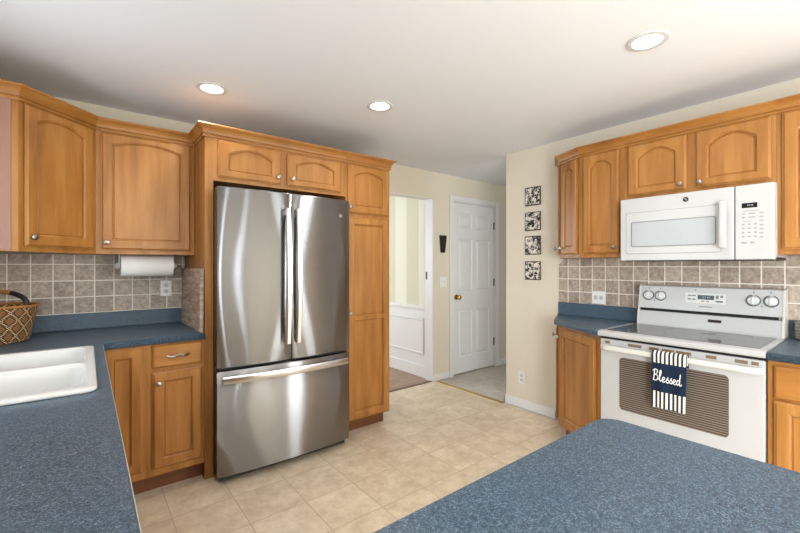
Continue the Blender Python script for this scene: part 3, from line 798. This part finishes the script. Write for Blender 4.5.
# ---- microwave
MX, MZ0, MZ1, MS = 2.789, 1.362, 1.764, .571
t = thing('microwave', 'white over the range microwave with a keypad on its right', 'microwave', (3.0, .79, MZ0), R(-90))
part('microwave_body', MB().box(2.828, XR - .009, RY0 + .002, 1.163, MZ0 + .012, MZ1 + .002, .003, 1), 'white', t, True)
part('bottom_grille', MB().box(2.83, XR - .02, RY0 + .012, 1.150, MZ0 - .004, MZ0 + .013), 'bronze', t, True)
md = part('door', MB().box(MX, 2.828, MS + .002, 1.164, MZ0, MZ1, .005, 2), 'white', t, True)
m = MB(); P = lambda L, x: [(x, a, b_) for a, b_ in L]
m.loft([P(rrect(.628, 1.128, 1.405, 1.672, .012), MX + .001), P(rrect(.630, 1.126, 1.407, 1.670, .012), MX - .003), P(rrect(.634, 1.122, 1.411, 1.666, .01), MX - .003)])
part('door_inset', m, 'white', md, True)
fi = fill2d(rrect(-1.1295, -.6265, 1.4035, 1.6735, .012), [rrect(-1.1275, -.6285, 1.4055, 1.6715, .012)], 0, .003)
bmesh.ops.transform(fi, matrix=Matrix(((0, 0, -1, MX + .0015), (-1, 0, 0, 0), (0, 1, 0, 0), (0, 0, 0, 1))), verts=fi.verts[:]); part('inset_line', fi, 'marks', md, True)
m = MB().prism(rrect(.655, 1.092, 1.453, 1.606, .010), MX - .0045, MX + .002, lambda a, b_, z: (z, a, b_)); wn = part('window', m, 'mwglass', md, True)
fr = fill2d(rrect(-1.096, -.651, 1.449, 1.610, .012), [rrect(-1.092, -.655, 1.453, 1.606, .01)], 0, .003)
bmesh.ops.transform(fr, matrix=Matrix(((0, 0, -1, MX - .003), (-1, 0, 0, 0), (0, 1, 0, 0), (0, 0, 0, 1))), verts=fr.verts[:]); part('window_edge', fr, 'grey', md, True)
m = MB().box(MX - .042, MX - .018, .600, .634, 1.425, 1.688, .008, 3).box(MX - .02, MX + .002, .606, .628, 1.43, 1.455).box(MX - .02, MX + .002, .606, .628, 1.66, 1.683)
part('handle', m, 'white', md, True, smooth=True)
bd = part('badge', MB().lathe([(.0145, -.002), (.0145, .003)], (MX, .797, 1.722), 'x', 24), 'bronze', md, True, label='small round maker badge')
mk = MB().tube([(MX - .003, .797 + .006 * math.cos(a * .45) * (1 if a < 9 else .5), 1.722 + .006 * math.sin(a * .6)) for a in range(15)], .0011, 6)
part('badge_mark', mk, 'white', md, True)
pn = part('control_panel', MB().box(MX, 2.828, RY0 + .002, MS - .002, MZ0, MZ1, .005, 2), 'white', t, True)
part('keypad', MB().box(MX - .001, MX + .002, .432, .552, 1.412, 1.698), 'white', pn, True)
part('display', MB().box(MX - .002, MX, .476, .540, 1.640, 1.666), 'display', pn, True)
part('display_digits', merge([MB().box(MX - .0026, MX - .001, y - .002, y + .002, 1.650, 1.657) for y in (.515, .509, .501, .495)]), 'digits', pn, True)
keys = []
for r_ in range(4):
    for c_ in range(3): keys.append((.528 - c_ * .025, .540 - c_ * .025, 1.548 - r_ * .022, 1.555 - r_ * .022))
for z in (1.606, 1.586): keys += [(a, b_, z, z + .006) for a, b_ in ((.526, .540), (.485, .512), (.452, .468))]
for k in range(5): keys.append((.452, .468, 1.565 - k * .022, 1.571 - k * .022))
keys += [(.520, .542, 1.448, 1.457), (.488, .506, 1.448, 1.457), (.47, .535, 1.622, 1.625), (.50, .535, 1.566, 1.569)]
for q in keys: part('key', MB().box(MX - .0016, MX, *q), 'keymark', pn, True)

# ---- sink
t = thing('sink', 'white double bowl drop in sink set in the blue counter', 'sink', ((SX0 + SX1) / 2, (SY0 + SY1) / 2, .72))
ym = 2.105
bowls = [(SX0 + .075, SX1 - .035, SY0 + .045, ym - .02), (SX0 + .075, SX1 - .035, ym + .02, SY1 - .045)]
rim = fill2d(rrect(SX0, SX1, SY0, SY1, .035), [rrect(*b_, .05) for b_ in bowls], .9145, .930, .006)
part('rim', rim, 'sink', t, True, smooth=True)
for x0, x1, y0, y1 in bowls:
    def ring(d, z, r): return [(p[0], p[1], z) for p in rrect(x0 + d, x1 - d, y0 + d, y1 - d, r)]
    m = MB().loft([ring(-.004, .924, .054), ring(.004, .918, .05), ring(.012, .86, .05), ring(.02, .76, .055), ring(.045, .742, .05), ring(.046, .738, .05), ring(.014, .752, .055), ring(.004, .86, .05), ring(-.006, .918, .054)], False, False)
    m.bm.faces.new([m.bm.verts.new(p) for p in ring(.045, .742, .05)]); m.bm.faces.new([m.bm.verts.new(p) for p in ring(.046, .738, .05)])
    bmesh.ops.remove_doubles(m.bm, verts=m.bm.verts[:], dist=1e-5)
    bo = part('bowl', m, 'sink', t, True, smooth=True)
    part('drain', MB().lathe([(.045, .7425), (.045, .745), (.03, .746), (.028, .7435), (.0001, .7435)], ((x0 + x1) / 2, (y0 + y1) / 2, 0), 'z', 24), 'nickel', bo, True, smooth=True)

# ================================================================== SMALL OBJECTS
# ---- basket
bx, by = -.385, 3.035
t = thing('basket', 'woven straw basket with a leather wrapped handle on the back corner counter', 'basket', (bx, by, zc1))
prof = [(.0001, .002), (.128, .002), (.135, .008)]
for i in range(1, 33):
    q = i / 32; prof.append((.135 + .036 * q + .0012 * (i % 2), .008 + .187 * q))
prof += [(.168, .196), (.164, .19)] + [(.160 - .035 * q, .19 - .175 * q) for q in (.2, .4, .6, .8, 1)] + [(.0001, .013)]
part('body', MB().lathe(prof, n=64), 'basket', t, smooth=True)
part('rim', MB().loft([[(x * r, y * r, z) for r, z in ((.164, .192), (.174, .190), (.177, .197), (.174, .203), (.165, .202))] for x, y in [(math.cos(2 * PI * i / 48), math.sin(2 * PI * i / 48)) for i in range(49)]], False, False), 'tanleather', t, smooth=True, label='tan plaited rim')
dx, dy = math.cos(R(-38)), math.sin(R(-38))
def hp(q): a = PI * q; return (dx * .166 * math.cos(a), dy * .166 * math.cos(a), .2 + .075 * math.sin(a) ** .8)
part('handle', MB().tube([hp(q / 24) for q in range(8, 17)], .012, 10), 'tanleather', t, smooth=True, label='tan leather handle grip')
for r_ in (range(0, 9), range(16, 25)): part('handle_wrap', MB().tube([hp(q / 24) for q in r_], .0125, 10), 'leather', t, smooth=True, label='black leather handle end')

# ---- board leaning on the refrigerator panel
t = tag(part('cutting_board', MB().box(-.011, .011, -.30, .30, 0, .395, .004, 2), 'board'), 'large weathered grey wooden board leaning on the refrigerator side panel', 'board')
t.location = (.5570, 2.985, zc1 + .0006); t.rotation_euler = (0, R(.6), 0)

# ---- paper towel holder and roll
t = thing('paper_towel_holder', 'white paper towel holder mounted under the wall cabinet', 'paper towel holder', (.32, 3.16, 1.33))
for x, s in ((.166, -1), (.474, 1)):
    a = part('arm', MB().box(x - .004, x + .004, 3.13, 3.19, 1.31, 1.4, .003, 1), 'whiteplastic', t, True)
    part('end_knob', MB().lathe([(.022, 0), (.024, .006 * s), (.016, .014 * s), (.010, .020 * s), (.0001, .021 * s)], (x + .004 * s, 3.16, 1.328), 'x', 18), 'whiteplastic', a, True, smooth=True)
part('rod', MB().lathe([(.009, .170), (.009, .470)], (0, 3.16, 1.328), 'x', 12), 'whiteplastic', t, True, smooth=True)
ring = fill2d(circle(0, 0, .0715, 40), [circle(0, 0, .0185, 24)], -.1475, .1475)
o = tag(part('paper_towel_roll', ring, 'paper', smooth=True), 'full white paper towel roll hanging under the left wall cabinet', 'paper towel')
o.location = (.32, 3.16, 1.3275); o.rotation_euler = (0, R(90), 0)

# ---- outlets and switches
def plate(name, label, cat, loc, rz, wd, ht, kind):
    t = thing(name, label, cat, loc, rz)
    part('cover_plate', MB().box(-wd / 2, wd / 2, -.006, 0, -ht / 2, ht / 2, .003, 2), 'plate', t)
    if kind == 'outlet':
        for z in (-.021, .021):
            s = part('socket', MB().prism(rrect(-.017, .017, z - .0145, z + .0145, .008), -.0085, -.004, lambda a, b_, q: (a, q, b_)), 'cream', t)
            part('socket_slots', merge([MB().box(x - .0014, x + .0014, -.0092, -.008, z - .003, z + .007) for x in (-.006, .006)] + [MB().box(-.0025, .0025, -.0092, -.008, z - .010, z - .006)]), 'bronze', s)
    elif kind == 'wide':
        for x in (-.021, .021):
            s = part('socket', MB().prism(rrect(x - .0145, x + .0145, -.017, .017, .008), -.0085, -.004, lambda a, b_, q: (a, q, b_)), 'cream', t)
            part('socket_slots', merge([MB().box(x - .003, x + .007, -.0092, -.008, z - .0014, z + .0014) for z in (-.006, .006)] + [MB().box(x - .010, x - .006, -.0092, -.008, -.0025, .0025)]), 'bronze', s)
    else:
        for x in (-.023, .023): part('toggle', MB().box(x - .005, x + .005, -.016, -.004, -.004, .012, .002, 1), 'whiteplastic', t)
plate('wall_outlet', 'white duplex outlet in the tile below the paper towel roll', 'outlet', (.452, YB - .008, 1.165), 0, .072, .115, 'outlet')
plate('wall_outlet', 'white outlet low on the beige wall near the baseboard', 'outlet', (XR, 2.200, .284), R(-90), .072, .115, 'outlet')
plate('wall_outlet', 'white outlet in the tile just above the short counter left of the range', 'outlet', (XR - .008, 1.489, 1.075), R(-90), .105, .10, 'wide')
plate('light_switch', 'white double light switch on the wall beside the hall door', 'switch', (3.268, YB, 1.135), 0, .116, .120, 'switch')
# ---- black tapered ornament above the switch
m = MB().loft([[(-.028, 0, 0), (.028, 0, 0), (.028, -.02, 0), (-.028, -.02, 0)], [(-.046, 0, .195), (.046, 0, .195), (.046, -.03, .195), (-.046, -.03, .195)], [(-.046, 0, .20), (.046, 0, .20), (.044, -.028, .20), (-.044, -.028, .20)]])
o = tag(part('wall_ornament', m, 'black'), 'small black tapered wall piece above the light switch', 'ornament'); o.location = (3.255, YB, 1.478)

# ---- four plaques
lab = ['topmost of the four black and white picture plaques on the beige wall', 'second from the top of the four black and white picture plaques',
       'third from the top of the four black and white picture plaques', 'lowest of the four black and white picture plaques on the beige wall']
for i, z in enumerate((1.959, 1.731, 1.513, 1.283)):
    t = thing('wall_plaque', lab[i], 'wall plaque', (XR, 2.084, z - .084), R(-90), 'black and white plaques on the beige wall')
    part('plaque', MB().box(-.080, .080, -.009, 0, 0, .168, .002, 1), 'black', t)
    pm = MB().box(-.073, .073, -.010, -.008, .008, .160)
    part('picture', pm, picmat(i + 1.3), t)

# ---- towel on the oven handle
TY0, TY1 = .716, .882; HX = RX - .040
t = thing('dish_towel', 'navy and white striped dish towel reading Blessed on the oven door handle', 'towel', (HX - .012, TY1, .533), R(-90))
def fold(x, z): return .0035 * math.sin(x * 75 + z * 3) * min(1, (.36 - z) * 4 + .1) * (1 if z < .3 else .4)
bm = MB(); rows = []
path = [(.30, 0), (.30, 0)]
pf = [(-.004, .345 * k / 22) for k in range(22)] + [(-.004, .3), (-.0025, .309), (.004, .3135), (.015, .3145), (.0262, .3115), (.0305, .302)] + [(.0315, .29 - .05 * k / 8) for k in range(9)]
pf = [(-.004, .298 * k / 22) for k in range(22)] + pf[22:]
nx = 34
def skin(off):
    L = []
    for j, (y, z) in enumerate(pf):
        row = []
        for i in range(nx + 1):
            x = .168 * i / nx
            front = j < 23
            yy = y + (fold(x, z) - .003 - .006 * max(0, (.2 - z) / .2) if front else 0)
            zz = z + (.012 * math.sin(x * 14) * max(0, 1 - z / .1) * .5 if front else 0)
            s_ = off
            ny, nz = (-1, 0) if front else ((0, 1) if j < 27 else (1, 0))
            row.append((x * (1 - .02 * (1 - z / .3)) if front else x, yy + ny * s_, zz + nz * s_))
        L.append(row)
    return L
a_, b2 = skin(.0015), skin(0)
V1 = [[bm.bm.verts.new(p) for p in r_] for r_ in a_]; V2 = [[bm.bm.verts.new(p) for p in r_] for r_ in b2]
nj = len(pf)
for j in range(nj - 1):
    for i in range(nx):
        bm.bm.faces.new((V1[j][i], V1[j][i + 1], V1[j + 1][i + 1], V1[j + 1][i])); bm.bm.faces.new((V2[j][i], V2[j + 1][i], V2[j + 1][i + 1], V2[j][i + 1]))
for i in range(nx):
    bm.bm.faces.new((V1[0][i], V2[0][i], V2[0][i + 1], V1[0][i + 1])); bm.bm.faces.new((V1[-1][i], V1[-1][i + 1], V2[-1][i + 1], V2[-1][i]))
for j in range(nj - 1):
    bm.bm.faces.new((V1[j][0], V1[j + 1][0], V2[j + 1][0], V2[j][0])); bm.bm.faces.new((V1[j][nx], V2[j][nx], V2[j + 1][nx], V1[j + 1][nx]))
part('cloth', bm, 'towel', t, smooth=True)
def cat_rom(P, n=6):
    P = [P[0]] + P + [P[-1]]; out = []
    for i in range(1, len(P) - 2):
        p0, p1, p2, p3 = [Vector(p) for p in P[i - 1:i + 3]]
        for k in range(n):
            u = k / n; out.append(.5 * ((2 * p1) + (p2 - p0) * u + (2 * p0 - 5 * p1 + 4 * p2 - p3) * u * u + (3 * p1 - p0 - 3 * p2 + p3) * u ** 3))
    return out + [Vector(P[-2])]
S_ = [(0, .12), (.13, .5), (.10, .36), (.19, .16), (.12, .0), (.02, .05)]
E_ = [(0, .12), (.15, .27), (.16, .43), (.07, .42), (.04, .16), (.12, .0), (.25, .14)]
strokes = [[(.08, 1.0), (.05, .5), (.0, .0)], [(-.04, .82), (.1, 1.02), (.27, .95), (.24, .68), (.08, .54)], [(.08, .54), (.28, .46), (.28, .16), (.12, .0), (-.04, .06)],
           [(.36, .14), (.5, .62), (.53, .96), (.46, .98), (.43, .4), (.47, .04), (.6, .14)],
           [(x + .58, y) for x, y in E_], [(x + .84, y) for x, y in S_], [(.86, .05), (1.03, .06), (1.06, .13)], [(x + 1.06, y) for x, y in S_], [(1.08, .05), (1.24, .06), (1.28, .13)],
           [(x + 1.27, y) for x, y in E_], [(1.70, .4), (1.6, .46), (1.53, .25), (1.57, .03), (1.68, .16), (1.72, .42)], [(1.76, 1.0), (1.72, .5), (1.71, .1), (1.76, .02), (1.84, .14)]]
m = MB(); s_ = .0745
for st in strokes:
    P = cat_rom(st)
    pts = []
    for p in P:
        x, z = .006 + p.x * s_ + .004, .152 + p.y * .062 - p.x * .003
        pts.append((x, -.004 + fold(x, z) - .003 - .006 * max(0, (.2 - z) / .2) - .002, z))
    m.tube(pts, .0024, 6)
part('lettering', m, 'ink', t, smooth=True, label='white script word Blessed')

# ---- ribbed jar at the right edge
t = thing('jar', 'small ribbed metallic jar on the counter at the right edge', 'jar', (3.128, .350, zc1 + .0006))
prof = [(.0001, 0), (.020, 0)]
for k in range(5): prof += [(.0225, .004 + k * .016), (.0265, .008 + k * .016), (.0265, .014 + k * .016), (.0225, .018 + k * .016)]
part('body', MB().lathe(prof + [(.0215, .086), (.0001, .086)], n=24), 'nickel', t, smooth=True)
part('lid', MB().lathe([(.0245, .086), (.0245, .098), (.014, .103), (.006, .112), (.0001, .114)], n=24), 'nickel', t, smooth=True)

# ---- recessed ceiling lights
desc = ['recessed ceiling light nearest the left wall cabinets', 'recessed ceiling light in front of the pantry, middle of the three', 'recessed ceiling light nearest the range wall, largest in view']
for (x, y), lb in zip(LIGHTS, desc):
    t = thing('recessed_light', lb, 'ceiling light', (x, y, H), 0, 'recessed ceiling lights')
    tr = fill2d(circle(0, 0, .088, 40), [circle(0, 0, .064, 40)], -.005, -.0002, .0015)
    part('trim_ring', tr, 'whiteplastic', t, smooth=True)
    part('baffle', MB().loft([[(p[0] * r, p[1] * r, z) for p in circle(0, 0, 1, 32)] for r, z in ((.066, -.003), (.064, .03), (.056, .09), (.058, .092), (.067, .03), (.0675, -.003))], False, False), 'whiteplastic', t, smooth=True)
    part('bulb', MB().lathe([(.0001, -.009), (.02, -.007), (.038, .002), (.048, .016), (.050, .03), (.042, .05), (.025, .07), (.02, .088), (.0001, .088)], n=28), 'bulb', t, smooth=True)
    l = bpy.data.lights.new('lamp', 'SPOT'); l.energy = 9; l.spot_size = R(150); l.spot_blend = .8; l.shadow_soft_size = .05; l.color = (1, .98, .95)
    lo = bpy.data.objects.new('lamp', l); COL.objects.link(lo); lo.parent = t; lo.location = (0, 0, -.03)
